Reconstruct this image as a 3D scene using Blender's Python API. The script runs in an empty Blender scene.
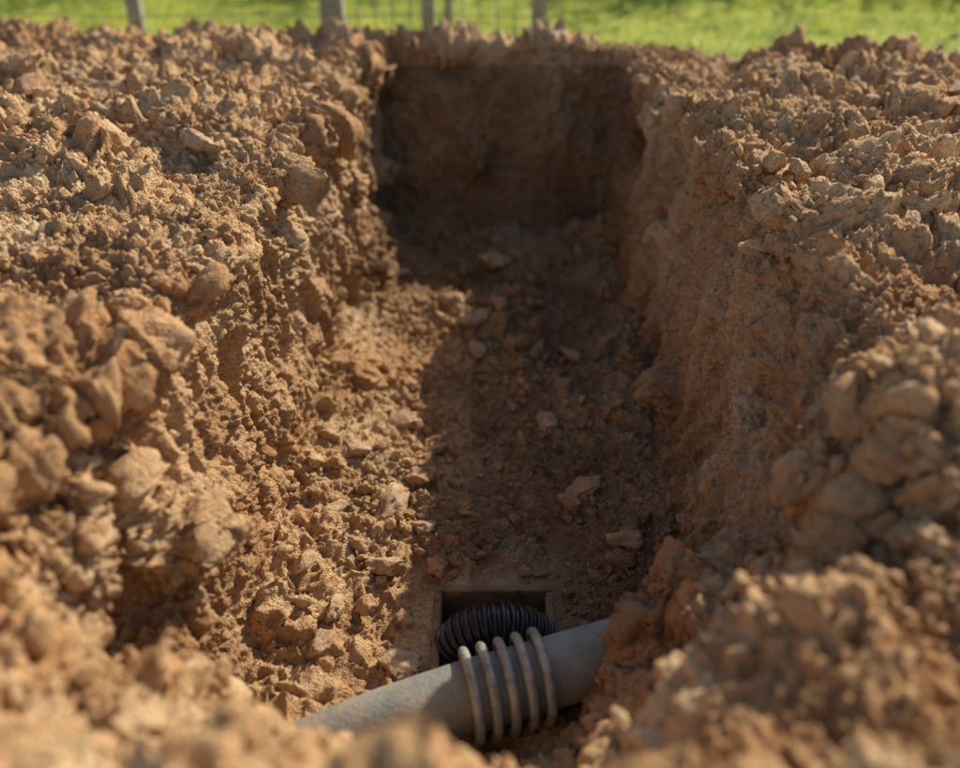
import bpy, math, numpy as np, random
from mathutils import Vector, Matrix
rng=np.random.default_rng(7); random.seed(7)
S=bpy.context.scene
# ---------------------------------------------------------------- noise
_T=rng.random(65536).astype(np.float32)
def _h(a,b,c):
    h=(a*73856093)^(b*19349663)^(c*83492791)
    return (h^(h>>13))*1274126177
def vnoise(P,scale,seed=0):
    Q=P*scale+seed*17.31
    I=np.floor(Q).astype(np.int64); F=(Q-I).astype(np.float32)
    F=F*F*F*(F*(F*6-15)+10)
    r=0
    for dx in (0,1):
        wx=F[:,0] if dx else 1-F[:,0]
        for dy in (0,1):
            wy=F[:,1] if dy else 1-F[:,1]
            for dz in (0,1):
                wz=F[:,2] if dz else 1-F[:,2]
                r=r+_T[(_h(I[:,0]+dx,I[:,1]+dy,I[:,2]+dz)>>8)&65535]*wx*wy*wz
    return r*2-1
def fbm(P,scale,oct=3,seed=0):
    a=1;s=0
    for i in range(oct):
        s=s+a*vnoise(P,scale*2.03**i,seed+i*3); a*=.5
    return s
def worley(P,scale,seed=0,jit=.78):
    """faceted lump height 0..1 of the nearest cell, plus a random value for that cell"""
    Q=P*scale+seed*9.77
    I=np.floor(Q-.5).astype(np.int64)
    best=np.full(len(P),9.,dtype=np.float32); val=np.zeros(len(P),np.float32); tilt=np.zeros(len(P),np.float32)
    for dx in (0,1):
        for dy in (0,1):
            for dz in (0,1):
                a,b,c=I[:,0]+dx,I[:,1]+dy,I[:,2]+dz; h=_h(a,b,c)
                r1=_T[(h>>8)&65535];r2=_T[(h>>17)&65535];r3=_T[(h>>23)&65535]
                ox=a+.5+jit*(r1-.5)-Q[:,0]; oy=b+.5+jit*(r2-.5)-Q[:,1]; oz=c+.5+jit*(r3-.5)-Q[:,2]
                rv=_T[(h>>29)&65535]
                d=(ox*ox+oy*oy+oz*oz)*(1.4-.8*rv)
                m=d<best; best[m]=d[m]; val[m]=rv[m]
                tilt[m]=(ox*(r2-.5)+oy*(r3-.5)+oz*(r1-.5))[m]
    hh=np.clip((1-best*1.5)*1.25,0,.92)/.92
    return np.clip(hh+tilt*1.3*hh,0,1.3),val
def sstep(a,b,x):
    t=np.clip((x-a)/(b-a),0,1); return t*t*(3-2*t)
def mesh_from(name,V,F,smooth=True,mat=None,parent=None):
    V=np.asarray(V,dtype=np.float32);F=np.asarray(F,dtype=np.int32)
    me=bpy.data.meshes.new(name); k=F.shape[1]
    me.vertices.add(len(V)); me.vertices.foreach_set('co',V.ravel())
    me.loops.add(F.size); me.loops.foreach_set('vertex_index',F.ravel())
    me.polygons.add(len(F)); me.polygons.foreach_set('loop_start',np.arange(0,F.size,k,dtype=np.int32))
    me.polygons.foreach_set('loop_total',np.full(len(F),k,dtype=np.int32))
    me.polygons.foreach_set('use_smooth',np.full(len(F),smooth,dtype=bool))
    me.update(calc_edges=True); me.validate()
    ob=bpy.data.objects.new(name,me); S.collection.objects.link(ob)
    if mat: me.materials.append(mat)
    if parent: ob.parent=parent
    return ob
# ---------------------------------------------------------------- materials
class NT:
    def __init__(s,name):
        s.m=bpy.data.materials.new(name); s.m.use_nodes=True
        s.t=s.m.node_tree; s.t.nodes.clear()
        s.out=s.n('ShaderNodeOutputMaterial'); s.b=s.n('ShaderNodeBsdfPrincipled')
        s.l(s.b.outputs[0],s.out.inputs[0])
    def n(s,t,**k):
        x=s.t.nodes.new(t)
        for a,b in k.items(): setattr(x,a,b)
        return x
    def l(s,a,b): s.t.links.new(a,b)
    def math(s,op,a,b=None,c=None,clamp=False):
        x=s.n('ShaderNodeMath',operation=op,use_clamp=clamp)
        for i,v in enumerate((a,b,c)):
            if v is None: continue
            if isinstance(v,(int,float)): x.inputs[i].default_value=v
            else: s.l(v,x.inputs[i])
        return x.outputs[0]
    def noise(s,co,scale,detail=4,rough=.55):
        x=s.n('ShaderNodeTexNoise'); x.inputs['Scale'].default_value=scale
        x.inputs['Detail'].default_value=detail; x.inputs['Roughness'].default_value=rough
        s.l(co,x.inputs['Vector']); return x
    def vor(s,co,scale):
        x=s.n('ShaderNodeTexVoronoi'); x.inputs['Scale'].default_value=scale
        s.l(co,x.inputs['Vector']); return x
    def ramp(s,f,stops):
        x=s.n('ShaderNodeValToRGB'); e=x.color_ramp.elements
        while len(e)<len(stops): e.new(.5)
        for i,(p,c) in enumerate(stops): e[i].position=p; e[i].color=(*c,1)
        s.l(f,x.inputs[0]); return x.outputs[0]
    def mix(s,f,a,b,bt='MIX'):
        x=s.n('ShaderNodeMix',data_type='RGBA',blend_type=bt)
        for i,v in ((0,f),(6,a),(7,b)):
            if isinstance(v,(int,float)): x.inputs[i].default_value=v
            elif isinstance(v,tuple): x.inputs[i].default_value=(*v,1)
            else: s.l(v,x.inputs[i])
        return x.outputs[2]
def soil_mat(name,terrain):
    N=NT(name); tc=N.n('ShaderNodeTexCoord').outputs['Object']
    base=N.noise(tc,6,3,.6).outputs['Fac']
    fine=N.noise(tc,120,3,.8).outputs['Fac']
    col=N.ramp(base,[(.30,(.47,.265,.120)),(.48,(.68,.420,.205)),(.70,(.84,.60,.340))])
    col=N.mix(.85,col,N.ramp(fine,[(.30,(.34,.31,.29)),(.45,(.98,.98,.98)),(.70,(1.24,1.24,1.22))]),'MULTIPLY')
    if terrain:
        at=N.n('ShaderNodeAttribute',attribute_name='damp_shade').outputs['Fac']
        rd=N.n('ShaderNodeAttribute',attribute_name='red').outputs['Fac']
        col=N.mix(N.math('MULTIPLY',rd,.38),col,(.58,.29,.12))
        col=N.mix(N.math('MULTIPLY',at,.68),col,(.17,.102,.056))  # dark tone for damp soil and for shade painted into the colour
    h=N.math('ADD',N.math('MULTIPLY',fine,.0095),N.math('MULTIPLY',N.vor(tc,240).outputs['Distance'],-.0028))
    N.l(col,N.b.inputs['Base Color']); N.b.inputs['Roughness'].default_value=.95
    N.b.inputs['Specular IOR Level'].default_value=.15
    b=N.n('ShaderNodeBump'); b.inputs['Distance'].default_value=1; b.inputs['Strength'].default_value=1
    N.l(h,b.inputs['Height']); N.l(b.outputs[0],N.b.inputs['Normal'])
    return N.m
SOIL=soil_mat('soil',True); CLOD=soil_mat('soil_clod',False)
def stone_mat():
    N=NT('stone'); tc=N.n('ShaderNodeTexCoord').outputs['Object']
    oi=N.n('ShaderNodeObjectInfo').outputs['Random']
    c=N.ramp(N.noise(tc,34,4,.7).outputs['Fac'],[(.3,(.33,.195,.11)),(.5,(.58,.37,.20)),(.72,(.74,.54,.34))])
    c=N.mix(N.math('MULTIPLY',N.math('GREATER_THAN',oi,.68),.45),c,(.54,.24,.11))
    N.l(c,N.b.inputs['Base Color']); N.b.inputs['Roughness'].default_value=.9
    b=N.n('ShaderNodeBump'); b.inputs['Distance'].default_value=.008; b.inputs['Strength'].default_value=1
    N.l(N.noise(tc,110,4,.75).outputs['Fac'],b.inputs['Height']); N.l(b.outputs[0],N.b.inputs['Normal'])
    return N.m
STONE=stone_mat()
# ---------------------------------------------------------------- trench terrain
vy=np.concatenate([np.linspace(-1.5,.3,30)[:-1],np.linspace(.3,1.0,250)[:-1],np.linspace(1.0,2.78,640)[:-1],
                   np.linspace(2.78,2.93,210)[:-1],np.linspace(2.93,3.4,50)])
fy=[-1.5,.35,.50,.70,.85,.93,1.02,1.3,1.8,2.4,2.77,2.80,2.87,2.89,3.4]
top=np.interp(vy,[-1.5,2.0,2.6,2.88,3.05,3.4],[.61,.61,.575,.535,.52,.51])
fz=[.60,.60,.51,.255,.055,-.015,-.025,.0,.02,.04,.06,.10,.505,.534,.51]
floor=np.minimum(np.interp(vy,fy,fz),top)
ky=[.35,.8,1.0,1.3,1.8,2.4,2.85,3.4]
L=dict(x1=[.10,.12,.18,.16,.14,.12,.17,.17],x2=[.28,.32,.355,.38,.365,.295,.28,.28],f2=[.3,.27,.13,.12,.12,.10,.07,.07],
       x3=[.75,.66,.53,.455,.395,.315,.295,.295],f3=[.90,.90,.94,.96,.965,.97,.97,.97])
R=dict(x1=[.10,.10,.18,.20,.20,.24,.30,.30],x2=[.28,.24,.29,.345,.375,.38,.38,.38],f2=[.35,.36,.20,.13,.11,.09,.07,.07],
       x3=[.80,.60,.53,.52,.475,.42,.41,.41],f3=[.92,.92,.93,.94,.96,.965,.965,.965])
segs=[60,60,260,30,210,26]
def side(D,sg):
    g=lambda k:np.interp(vy,ky,D[k])
    H=top-floor
    X=[0*vy,g('x1'),g('x2'),g('x3'),g('x3')+.035,g('x3')+1.0,g('x3')*0+3.2]
    Z=[floor,floor+.012,floor+H*g('f2'),floor+H*g('f3'),top,top+.015,top-.0]
    cx=[];cz=[]
    for i,n in enumerate(segs):
        t=np.linspace(0,1,n,endpoint=(i==len(segs)-1))[None]
        cx.append(X[i][:,None]*(1-t)+X[i+1][:,None]*t); cz.append(Z[i][:,None]*(1-t)+Z[i+1][:,None]*t)
    return sg*np.concatenate(cx,1),np.concatenate(cz,1)
lx,lz=side(L,-1); rx,rz=side(R,1)
X=np.concatenate([lx[:,::-1],rx[:,1:]],1); Z=np.concatenate([lz[:,::-1],rz[:,1:]],1)
Y=np.repeat(vy[:,None],X.shape[1],1)
for A in (X,Z):
    for _ in range(14): A[:,1:-1]=.25*A[:,:-2]+.5*A[:,1:-1]+.25*A[:,2:]
for _ in range(12): Z[1:-1]=.25*Z[:-2]+.5*Z[1:-1]+.25*Z[2:]
nv,nu=X.shape
def normals(G):
    du=np.gradient(G,axis=1); dv=np.gradient(G,axis=0)
    n=np.cross(du,dv); n/=np.linalg.norm(n,axis=-1,keepdims=True)+1e-9
    return n
def blur(A,k):
    A=A.copy()
    for _ in range(k):
        A[:,1:-1]=.25*A[:,:-2]+.5*A[:,1:-1]+.25*A[:,2:]; A[1:-1]=.25*A[:-2]+.5*A[1:-1]+.25*A[2:]
    return A
G0=np.stack([X,Y,Z],-1); P=G0.reshape(-1,3); n=blur(normals(G0),10).reshape(-1,3)
x,y,z=P.T
wall=1-np.clip(np.abs(n[:,2]),0,1)
wallm=sstep(.25,.7,wall)
endw=sstep(2.72,2.78,y)*(z<.60)
bank=sstep(.48,.56,z)*(1-wallm)
near=1-sstep(.95,1.25,y)
pitd=np.maximum(np.abs(x-.02)-.12,0)**2+np.maximum(np.abs(y-1.2)-.12,0)**2
quiet=sstep(0,.07,np.sqrt(pitd)); quiet=np.maximum(quiet,sstep(.12,.2,z))
d=fbm(P,3.2,2,1)*.022+fbm(P,9,3,5)*.015
d+=np.abs(fbm(P*np.array([1,1,.3]),12,3,9))*-.040*wallm + .010*wallm
d+=bank*fbm(P,7,2,13)*.030*(1-.7*sstep(2.5,2.8,y))
d+=near*fbm(P,7,3,21)*.035
lip=np.exp(-((z-.56)/.045)**2)*wallm
d+=lip*np.clip(fbm(P,11,2,31),-.5,1)*.055
ledge=sstep(.34,.75,vnoise(P*np.array([1,1,2.0]),5,37))*wallm*(1-endw)
d+=ledge*.042
pit=np.clip(vnoise(P,8.5,41)-.40,0,1)*wallm
d-=pit*.20
d*=1-.6*endw
P2=P+n*(d*(.12+.88*quiet))[:,None]
def heap(cx,cy,rx_,ry_,h): return h*np.exp(-((x-cx)/rx_)**2-((y-cy)/ry_)**2)
dz=heap(.40,.80,.13,.13,.09)+heap(.27,1.02,.06,.10,.115)+heap(-.44,.98,.06,.08,.03)+heap(-.5,.7,.2,.15,.05)
dz+=heap(.0,2.2,.12,.12,.05)-heap(-.22,.92,.12,.06,.04)+heap(-.05,.90,.03,.03,.02)
yb=np.interp(x,[-3,-1,-.4,0,.42,.6,1.2,3],[3.03,3.02,2.97,2.955,2.94,2.83,2.42,2.15])+vnoise(P,4,77)*.03
dz-=sstep(0,.14,y-yb)*.22
dz-=sstep(1.7,2.0,np.abs(x)+.1*vnoise(P,3,5))*.22
P2[:,2]+=dz
frontclear=(np.abs(x+.02)<.30)&(y<1.0)&(z<.5)
clod=np.clip(.48+.52*bank+.9*near*(z>.03),0,1)
clod=np.where((wallm>.5)&(near<.5),np.clip(.05+.6*lip+.65*ledge+.7*sstep(.25,.65,vnoise(P,5,61)),0,1),clod)
clod=np.where(frontclear,.6*clod,clod)
clod=blur(clod.reshape(nv,nu),8).ravel()*(.10+.90*quiet)
n2=blur(normals(P2.reshape(nv,nu,3)),4).reshape(-1,3)
Wp=P2+np.stack([vnoise(P2,22,101),vnoise(P2,22,102),vnoise(P2,22,103)],-1)*.018+np.stack([vnoise(P2,60,104),vnoise(P2,60,105),vnoise(P2,60,106)],-1)*.008
cm=.15+.85*sstep(-.25,.35,vnoise(P2,7,111))
h=0
for sc,amp,sd,mod in ((16,.036,1,clod*cm),(31,.025,2,clod*cm),(62,.015,3,.2+.8*clod),(120,.0075,4,.5+.5*clod)):
    dm,rv=worley(Wp,sc,sd); h=h+amp*mod*dm*(.2+1.0*rv**1.3)
h=h+vnoise(P2,48,119)*.005*clod+vnoise(P2,75,120)*.004+vnoise(P2,140,121)*.0024+np.abs(vnoise(P2,30,122))*-.009
h=h-.014*clod
P3=P2+n2*(h*(.25+.75*quiet))[:,None]
n3=blur(normals(P3.reshape(nv,nu,3)),6).reshape(-1,3)
damp_shade=np.clip((1-sstep(.02,.34,z))*1.0+.85*sstep(2.1,2.7,y)*(z<.5),0,1)*np.clip(.8+.4*fbm(P,5,2,71),0,1)  # damp low soil, plus the trench interior's shade painted as darker colour
damp_shade=np.where(y<1.0,damp_shade*.3,damp_shade)
damp_shade*=np.where((x<-.02)&(y<2.3),.32,1)*(1-bank)  # sunlit left floor and bank tops left paler: light painted into the colour
damp_shade=np.clip(damp_shade+.20*wallm*(1-lip)*np.clip(.7+.6*fbm(P,6,2,75),0,1),0,1)
damp_shade=np.clip(damp_shade+.30*sstep(.45,.05,h/(.03*clod+.006)),0,1)  # hollows between clods coloured darker as painted shade
red=sstep(.0,.5,fbm(P,3.3,3,141))
vi=np.arange(nv*nu).reshape(nv,nu)
F=np.stack([vi[:-1,:-1],vi[:-1,1:],vi[1:,1:],vi[1:,:-1]],-1).reshape(-1,4)
fc=P3[F].mean(1)
PX0,PX1,PY0,PY1=-.072,.120,1.10,1.295
keep=~((fc[:,0]>PX0)&(fc[:,0]<PX1)&(fc[:,1]>PY0)&(fc[:,1]<PY1)&(fc[:,2]<.15))
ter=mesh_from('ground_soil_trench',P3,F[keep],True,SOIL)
for nm,a in (('red',red),('damp_shade',damp_shade)):
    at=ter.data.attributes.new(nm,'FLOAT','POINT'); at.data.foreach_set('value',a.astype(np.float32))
# ---------------------------------------------------------------- clods
def ico(sub):
    import bmesh
    bm=bmesh.new(); bmesh.ops.create_icosphere(bm,subdivisions=sub,radius=1)
    V=np.array([v.co[:] for v in bm.verts]); Fx=np.array([[v.index for v in f.verts] for f in bm.faces]); bm.free()
    return V,Fx
ICO={s:ico(s) for s in (1,2,3,4,5)}
def lump(sub,seed,angular=.5,rough=.25):
    r=np.random.default_rng(seed); V,Fx=ICO[sub]; V=V.copy()
    V*=(1+rough*fbm(V,1.3,3,seed%97))[:,None]
    for _ in range(int(4+10*angular)):
        nn=r.normal(size=3); nn/=np.linalg.norm(nn); dd=r.uniform(.5,.85)
        e=V@nn-dd; V-=np.outer(np.clip(e,0,None),nn)
    V*=(1+.5*rough*fbm(V,3.2,4,seed%89))[:,None]
    if sub>=3: V*=(1+.05*fbm(V,11,2,seed%47))[:,None]
    V*=r.uniform([.75,.6,.45],[1.3,1.0,.8])
    return V,Fx
def randrot(r,k):
    q=r.normal(size=(k,4)); q/=np.linalg.norm(q,axis=1,keepdims=True); w,a,b,c=q.T
    return np.stack([1-2*(b*b+c*c),2*(a*b-c*w),2*(a*c+b*w),2*(a*b+c*w),1-2*(a*a+c*c),2*(b*c-a*w),
                     2*(a*c-b*w),2*(b*c+a*w),1-2*(a*a+b*b)],-1).reshape(k,3,3)
dens=.30+.70*(1-wallm)
dens=dens*(.25+clod)+1.0*(1-bank)*(1-wallm)
dens*=(y>.3)&(y<3.0)&(np.abs(x)<1.5)
dens*=(.3+1.4*sstep(-.1,.5,vnoise(P,6,91)))
G=P2.reshape(nv,nu,3); du=np.linalg.norm(np.gradient(G,axis=1),axis=-1); dvv=np.linalg.norm(np.gradient(G,axis=0),axis=-1)
dens=dens*(du*dvv).ravel()
inpit=(x>PX0-.02)&(x<PX1+.02)&(y>PY0-.12)&(y<PY1+.02)&(z<.15)
inpipe=(x>-.34)&(x<.20)&(y>.88)&(y<1.2)&(z<.12)
dens[inpit|inpipe]=0
dens[(P2[:,2]<-.1)]=0
def scatter(name,count,sub,smin,smax,ang,rough,mat,w,sink=.25,power=2.2,seed=1,smooth=True):
    r=np.random.default_rng(seed)
    idx=r.choice(len(w),count,p=w/w.sum())
    sz=smin*(1-r.random(count)*(1-(smin/smax)**power))**(-1/power)
    M=randrot(r,count); K=16; allV=[];allF=[];off=0
    var=r.integers(0,K,count)
    for k in range(K):
        V,Fx=lump(sub,seed*100+k,ang,rough); s=np.where(var==k)[0]
        if not len(s): continue
        W=np.einsum('kij,vj->kvi',M[s],V)*sz[s][:,None,None]+P3[idx[s]][:,None]+n3[idx[s]][:,None]*((sz[s]*(.5-sink))[:,None,None])
        allV.append(W.reshape(-1,3)); allF.append((Fx[None]+(np.arange(len(s))*len(V))[:,None,None]+off).reshape(-1,3)); off+=len(s)*len(V)
    ob=mesh_from(name,np.concatenate(allV),np.concatenate(allF),smooth,mat)
    # every clod inherits the damp and painted shade of the spot it lies on
    mo=np.concatenate([np.repeat(damp_shade[idx[np.where(var==k)[0]]]*.8,len(ICO[sub][0])) for k in range(K)])
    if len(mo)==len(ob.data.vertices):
        at=ob.data.attributes.new('damp_shade','FLOAT','POINT'); at.data.foreach_set('value',mo.astype(np.float32))
    return ob
clus=heap(.0,2.2,.14,.16,1)+heap(.12,2.0,.1,.1,.5)+heap(-.15,1.5,.12,.3,.6)+heap(.22,1.5,.08,.12,.7)
scatter('soil_crumbs',20000,1,.0025,.007,.3,.3,SOIL,dens*(1+2*clus),seed=2,smooth=False,sink=.1)
scatter('soil_clods',4800,2,.006,.018,.5,.35,SOIL,dens*(1+3*clus),seed=3,sink=.12)
fl=(1-bank)*(1-wallm)*(z<.2)*(y>1.3)
wb=dens*(.25+1.2*near+.8*bank+1.2*fl)*(1-.8*wallm)*(1+5*clus)*np.where(frontclear,.15,1)
scatter('soil_lumps',520,3,.014,.030,.6,.4,SOIL,wb,seed=4,power=2,sink=.15)
wb2=dens*(.0+1.6*near*(np.abs(x)>.2)+.7*bank*(y<2.6))*(1-.9*wallm)*(~frontclear)*(~((np.abs(x)<.35)&(y<1.0)))
scatter('soil_chunks',95,4,.026,.046,.9,.45,SOIL,wb2,seed=5,power=1.5)
# individually visible stones
def zat(px,py):
    dd=(P3[:,0]-px)**2+(P3[:,1]-py)**2
    i=np.where(dd<.014**2)[0]
    return P3[i,2].max() if len(i) else .02
stones=[(-.165,1.32,.046,1),(-.175,1.49,.050,2),(-.12,1.56,.034,9),(-.17,1.78,.040,3),(-.135,1.13,.038,4),(-.20,1.24,.034,5),(-.10,1.42,.028,6),(-.25,1.62,.034,33),
        (-.22,1.36,.026,41),(-.13,1.23,.022,42),(-.27,1.45,.028,43),(-.20,1.66,.026,44),(-.09,1.68,.024,45),(-.16,1.92,.03,46),(-.30,1.27,.03,47),
        (.20,1.54,.044,7),(.17,1.50,.030,17),(.22,2.03,.044,8),(.04,2.48,.054,10),(-.01,2.15,.046,11),(.05,2.2,.038,12),(-.06,2.24,.040,13),(.10,2.3,.034,34),(.0,2.05,.034,35),
        (.94,2.22,.045,14),(.84,2.12,.040,15),(-.84,2.28,.062,16),(-.55,1.88,.055,18),(-.95,2.35,.045,19),(1.0,2.05,.04,20),(-.075,1.335,.024,21),(-.95,2.1,.05,22),
        (-.26,1.13,.030,36),(-.24,1.19,.032,37),(.14,1.75,.028,38),(.27,1.36,.032,39),(-.055,.915,.030,40)]
for (sx,sy,sr,sd) in stones:
    V,Fx=lump(4,sd*7+1,1.0,.30); r=np.random.default_rng(sd)
    V=V*np.array([1,.9,.8]); a=r.uniform(0,6.28); c,s_=math.cos(a),math.sin(a)
    Rz=np.array([[c,-s_,0],[s_,c,0],[0,0,1]]); tl=r.uniform(-.6,.6); Rx=np.array([[1,0,0],[0,math.cos(tl),-math.sin(tl)],[0,math.sin(tl),math.cos(tl)]])
    V=(V@Rx.T@Rz.T)*sr
    ob=mesh_from('stone',V,Fx,True,STONE); ob.location=(sx,sy,zat(sx,sy)+sr*.06)
# ---------------------------------------------------------------- sweeps
def sweep(name,path,rad,seg,mat,parent=None):
    path=np.asarray(path,float); k=len(path); T=np.gradient(path,axis=0); T/=np.linalg.norm(T,axis=1,keepdims=True)
    up=np.array([0.,0,1]) if abs(T[0,2])<.9 else np.array([1.,0,0])
    U=np.zeros_like(T); u=up-T[0]*(up@T[0]); u/=np.linalg.norm(u)
    for i in range(k):
        u=u-T[i]*(u@T[i]); u/=np.linalg.norm(u); U[i]=u
    B=np.cross(T,U); a=np.linspace(0,2*math.pi,seg,endpoint=False)
    rad=np.broadcast_to(rad,(k,))
    V=path[:,None]+rad[:,None,None]*(U[:,None]*np.cos(a)[None,:,None]+B[:,None]*np.sin(a)[None,:,None])
    i=np.arange(k*seg).reshape(k,seg); j=np.roll(i,-1,1)
    Fq=np.stack([i[:-1],i[1:],j[1:],j[:-1]],-1).reshape(-1,4)
    return mesh_from(name,V.reshape(-1,3),Fq,True,mat,parent)
# pipe
N=NT('grey_concrete_pipe'); tc=N.n('ShaderNodeTexCoord').outputs['Object']
c=N.ramp(N.noise(tc,14,5,.6).outputs['Fac'],[(.3,(.20,.21,.185)),(.55,(.31,.315,.275)),(.75,(.42,.41,.35))])
sp=N.ramp(N.vor(tc,130).outputs['Distance'],[(.13,(.40,.33,.25)),(.24,(1,1,1))])
dust=N.ramp(N.noise(tc,22,6,.75).outputs['Fac'],[(.46,(0,0,0)),(.66,(1,1,1))])
c=N.mix(.7,c,sp,'MULTIPLY'); c=N.mix(N.math('MULTIPLY',dust,.6),c,(.50,.35,.20))
N.l(c,N.b.inputs['Base Color']); N.b.inputs['Roughness'].default_value=.7
b=N.n('ShaderNodeBump'); b.inputs['Distance'].default_value=.003; b.inputs['Strength'].default_value=.9
N.l(N.noise(tc,160,5,.7).outputs['Fac'],b.inputs['Height']); N.l(b.outputs[0],N.b.inputs['Normal'])
A=np.array([-.40,.915,.015]); Bp=np.array([.45,1.165,.085]); ax=(Bp-A)/np.linalg.norm(Bp-A)
t=np.linspace(0,1,60); pp=A+(Bp-A)*t[:,None]
rad=np.interp(t,[0,.12,.3,.45,1],[.020,.034,.050,.056,.056])
pipe_root=bpy.data.objects.new('drain_pipe',None); S.collection.objects.link(pipe_root)
sweep('pipe_body',pp,rad,96,N.m,pipe_root)
# coil
N=NT('weathered_metal'); tc=N.n('ShaderNodeTexCoord').outputs['Object']
c=N.ramp(N.noise(tc,60,5,.65).outputs['Fac'],[(.35,(.27,.25,.20)),(.6,(.47,.45,.38))])
N.l(c,N.b.inputs['Base Color']); N.b.inputs['Metallic'].default_value=.3; N.b.inputs['Roughness'].default_value=.45
b=N.n('ShaderNodeBump'); b.inputs['Distance'].default_value=.001
N.l(N.noise(tc,220,4,.7).outputs['Fac'],b.inputs['Height']); N.l(b.outputs[0],N.b.inputs['Normal'])
u1=np.cross(ax,[0,0,1]); u1/=np.linalg.norm(u1); u2=np.cross(u1,ax)
t0=.448; turns=5; th=np.linspace(-.35*math.pi,(turns*2-.15)*math.pi,700)
cen=A+(Bp-A)*t0+ax[None]*((th/(2*math.pi))*.0285)[:,None]
coil=cen+.069*(np.cos(th)[:,None]*u1+np.sin(th)[:,None]*u2)-u2*.002
sweep('metal_coil',coil,.0078,20,N.m)
# corrugated hose in pit
N=NT('black_plastic'); tc=N.n('ShaderNodeTexCoord').outputs['Object']
c=N.ramp(N.noise(tc,40,5,.7).outputs['Fac'],[(.45,(.016,.017,.019)),(.78,(.06,.045,.032))])
N.l(c,N.b.inputs['Base Color']); N.b.inputs['Roughness'].default_value=.28
cx,cy=.028,1.185
th=np.linspace(math.radians(205),math.radians(-25),900)
path=np.stack([cx+.075*np.cos(th),cy+.0*th,-.042+.070*np.sin(th)],-1)
path[:,1]+=np.interp(th,[math.radians(-25),math.radians(205)],[.012,-.012])
path=np.concatenate([path[:1]+np.array([0,0,-1])*np.linspace(.12,.001,60)[:,None],path,path[-1:]+np.array([0,0,-1])*np.linspace(.001,.12,60)[:,None]])
s_=np.concatenate([[0],np.cumsum(np.linalg.norm(np.diff(path,axis=0),axis=1))])
rad=.041+.0038*np.tanh(2.2*np.sin(2*math.pi*s_/.0108))
sweep('corrugated_hose',path,rad,64,N.m)
# pit lining: thin earth-caked boards, nearly flush with the soil
N=NT('earth_caked_board'); tc=N.n('ShaderNodeTexCoord').outputs['Object']
c=N.ramp(N.noise(tc,35,6,.7).outputs['Fac'],[(.3,(.14,.085,.045)),(.7,(.42,.26,.14))])
N.l(c,N.b.inputs['Base Color']); N.b.inputs['Roughness'].default_value=.95
b=N.n('ShaderNodeBump'); b.inputs['Distance'].default_value=.010
N.l(N.noise(tc,60,6,.7).outputs['Fac'],b.inputs['Height']); N.l(b.outputs[0],N.b.inputs['Normal'])
pit_root=bpy.data.objects.new('drain_pit',None); S.collection.objects.link(pit_root)
def box(name,x0,x1,y0,y1,z0,z1,mat,parent=None,bev=.002,sub=0):
    V=[(a,b_,c_) for a in (x0,x1) for b_ in (y0,y1) for c_ in (z0,z1)]
    Fq=[(0,1,3,2),(4,6,7,5),(0,4,5,1),(2,3,7,6),(0,2,6,4),(1,5,7,3)]
    o=mesh_from(name,V,Fq,False,mat,parent)
    if bev:
        m=o.modifiers.new('b','BEVEL'); m.width=bev; m.segments=2
    return o
w=.010; zt=.010
box('board_back',PX0-w,PX1+w,PY1-.004,PY1+w,-.2,zt,N.m,pit_root,.004)
box('board_left',PX0-w,PX0+.004,PY0,PY1-.005,-.2,zt-.001,N.m,pit_root,.004)
box('board_right',PX1-.004,PX1+w,PY0,PY1-.005,-.2,zt-.001,N.m,pit_root,.004)
box('board_front',PX0-w,PX1+w,PY0-w,PY0-.001,-.2,zt-.012,N.m,pit_root,.004)
box('pit_bottom',PX0-w,PX1+w,PY0-w,PY1+w,-.23,-.203,N.m,pit_root,0)
# ---------------------------------------------------------------- lawn
LZ=.448
N=NT('lawn'); tc=N.n('ShaderNodeTexCoord').outputs['Object']
c=N.ramp(N.noise(tc,6,5,.7).outputs['Fac'],[(.3,(.18,.24,.035)),(.6,(.40,.44,.06)),(.8,(.54,.54,.11))])
N.l(c,N.b.inputs['Base Color']); N.b.inputs['Roughness'].default_value=.9
gx=np.unique(np.concatenate([np.linspace(-120,-4,20),np.linspace(-4,-.68,24),np.linspace(-.68,.68,12),np.linspace(.68,4,24),np.linspace(4,120,20)]).round(5))
gy=np.unique(np.concatenate([np.linspace(-120,-3,20),np.linspace(-3,-.5,12),np.linspace(-.5,2.93,24),np.linspace(2.93,6,30),np.linspace(6,200,30)]).round(5))
GX,GY=np.meshgrid(gx,gy); LV=np.stack([GX.ravel(),GY.ravel(),GX.ravel()*0+LZ],-1)
LV[:,2]+=vnoise(LV,.7,3)*.015
ii=np.arange(LV.shape[0]).reshape(GX.shape); LF=np.stack([ii[:-1,:-1],ii[:-1,1:],ii[1:,1:],ii[1:,:-1]],-1).reshape(-1,4)
c_=LV[LF].mean(1); LF=LF[~((np.abs(c_[:,0])<.68)&(c_[:,1]>-.5)&(c_[:,1]<2.93))]
mesh_from('lawn',LV,LF,True,N.m)
def leaf_mat(name,st):
    N=NT(name); tc=N.n('ShaderNodeTexCoord').outputs['Object']
    c=N.ramp(N.noise(tc,7,2).outputs['Fac'],st)
    N.l(c,N.b.inputs['Base Color']); N.b.inputs['Roughness'].default_value=.55
    tr=N.n('ShaderNodeBsdfTranslucent'); N.l(c,tr.inputs[0]); mx=N.n('ShaderNodeMixShader'); mx.inputs[0].default_value=.4
    N.l(N.b.outputs[0],mx.inputs[1]); N.l(tr.outputs[0],mx.inputs[2]); N.l(mx.outputs[0],N.out.inputs[0]); return N.m
GM=leaf_mat('grass_blade',[(.32,(.22,.29,.035)),(.5,(.54,.58,.075)),(.68,(.78,.74,.18))])
K=50000; bx=rng.uniform(-3.0,3.0,K); by=rng.uniform(2.2,4.6,K)
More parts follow.
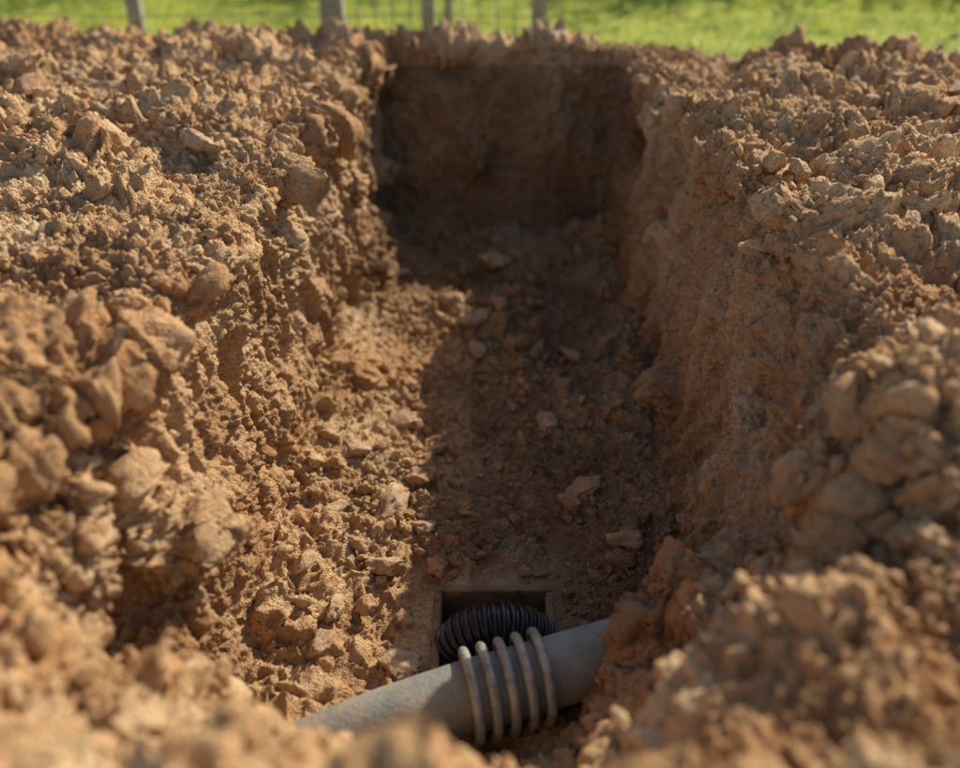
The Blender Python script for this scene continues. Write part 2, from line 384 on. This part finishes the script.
yb2=np.interp(bx,[-3,-1,-.4,0,.42,.6,1.2,3],[3.11,3.10,3.05,3.03,3.02,2.91,2.51,2.25]); k_=(by>yb2+rng.normal(0,.035,K)); bx,by=bx[k_],by[k_]; K=len(bx)
hh=rng.uniform(.015,.05,K); az=rng.uniform(0,6.28,K); lean=rng.normal(0,.4,(K,2))*hh[:,None]; wd=rng.uniform(.0015,.003,K)
B0=np.stack([bx,by,np.full(K,LZ-.01)],-1); wv=np.stack([np.cos(az)*wd,np.sin(az)*wd,0*az],-1)
mid=B0+np.concatenate([lean*.35,(hh*.55)[:,None]],1); tip=B0+np.concatenate([lean,hh[:,None]],1)
BV=np.stack([B0-wv,B0+wv,mid+wv*.8,mid-wv*.8,tip],1).reshape(-1,3)
o5=np.arange(K)[:,None]*5
BF=np.concatenate([o5+np.array([[0,1,2]]),o5+np.array([[0,2,3]]),o5+np.array([[3,2,4]])])
mesh_from('grass',BV,BF,False,GM)
# hedge behind the lawn strip; its shade dapples the far grass
HM=leaf_mat('hedge_leaf',[(.3,(.04,.08,.015)),(.5,(.08,.14,.025)),(.75,(.15,.21,.04))])
K=20000; hp=np.stack([rng.uniform(-4,4,K),4.85+rng.normal(0,.16,K),rng.uniform(0,1,K)],-1)
hp[:,2]=LZ+hp[:,2]*(.90+.35*vnoise(hp*np.array([1,0,0]),1.7,9)); hp[:,1]+=.12*vnoise(hp,2.3,4)
kk=vnoise(hp,3.5,8)>-.45; hp=hp[kk]; K=len(hp)
Mr=randrot(rng,K); q=np.array([[-.5,0,0],[0,-.28,0],[.5,0,0],[0,.28,0]])*.07
HV=(np.einsum('kij,vj->kvi',Mr,q)+hp[:,None]).reshape(-1,3)
mesh_from('hedge',HV,np.arange(K*4).reshape(-1,4),False,HM)
# weathered post-and-wire fence
N=NT('weathered_wood'); tc=N.n('ShaderNodeTexCoord').outputs['Object']
c=N.ramp(N.noise(tc,20,5).outputs['Fac'],[(.3,(.28,.23,.17)),(.7,(.48,.42,.33))])
N.l(c,N.b.inputs['Base Color']); N.b.inputs['Roughness'].default_value=.85
fr=bpy.data.objects.new('garden_fence',None); S.collection.objects.link(fr)
for i,(fx,fw) in enumerate([(-1.62,.03),(-1.1,.022),(-.47,.036),(-.165,.020),(-.10,.012),(.19,.024)]):
    box(f'post_{i+1}',fx-fw,fx+fw,3.32-fw,3.32+fw,.38,1.3,N.m,fr,.004)
for i,zz in enumerate((.48,.54,.62,.78,.95,1.15)):
    sweep(f'wire_{i+1}',np.array([[-2.2+j*.1,3.27,zz+.004*math.sin(j)] for j in range(25)]),.0022,8,N.m,fr)
k=0
for fx in np.arange(-.44,.18,.055):
    k+=1; sweep(f'wire_upright_{k}',np.array([[fx,3.274,.44+.07*j] for j in range(11)]),.0022,6,N.m,fr)
# ---------------------------------------------------------------- light
sv=Vector((.56,.60,.58)).normalized()
sun=bpy.data.lights.new('sun','SUN'); sun.energy=5.0; sun.angle=math.radians(.5); sun.color=(1,.92,.77)
so=bpy.data.objects.new('sun',sun); S.collection.objects.link(so); so.rotation_euler=sv.to_track_quat('Z','Y').to_euler()
W=bpy.data.worlds.new('World'); S.world=W; W.use_nodes=True; nt=W.node_tree; bg=nt.nodes['Background']
sk=nt.nodes.new('ShaderNodeTexSky'); sk.sky_type='NISHITA'; sk.sun_disc=False
sk.sun_elevation=math.asin(sv.z); sk.sun_rotation=math.atan2(sv.x,sv.y)
nt.links.new(sk.outputs[0],bg.inputs[0]); bg.inputs[1].default_value=.13
# ---------------------------------------------------------------- camera
cam=bpy.data.cameras.new('camera'); co=bpy.data.objects.new('camera',cam); S.collection.objects.link(co); S.camera=co
co.location=(0,0,1.3); co.rotation_euler=(math.radians(90-33.3),0,0)
cam.sensor_width=36; cam.lens=37.5; cam.clip_end=500; cam.clip_start=.02
cam.dof.use_dof=True; cam.dof.focus_distance=1.76; cam.dof.aperture_fstop=1.4
S.view_settings.view_transform='Standard'; S.view_settings.look='None'; S.view_settings.exposure=0
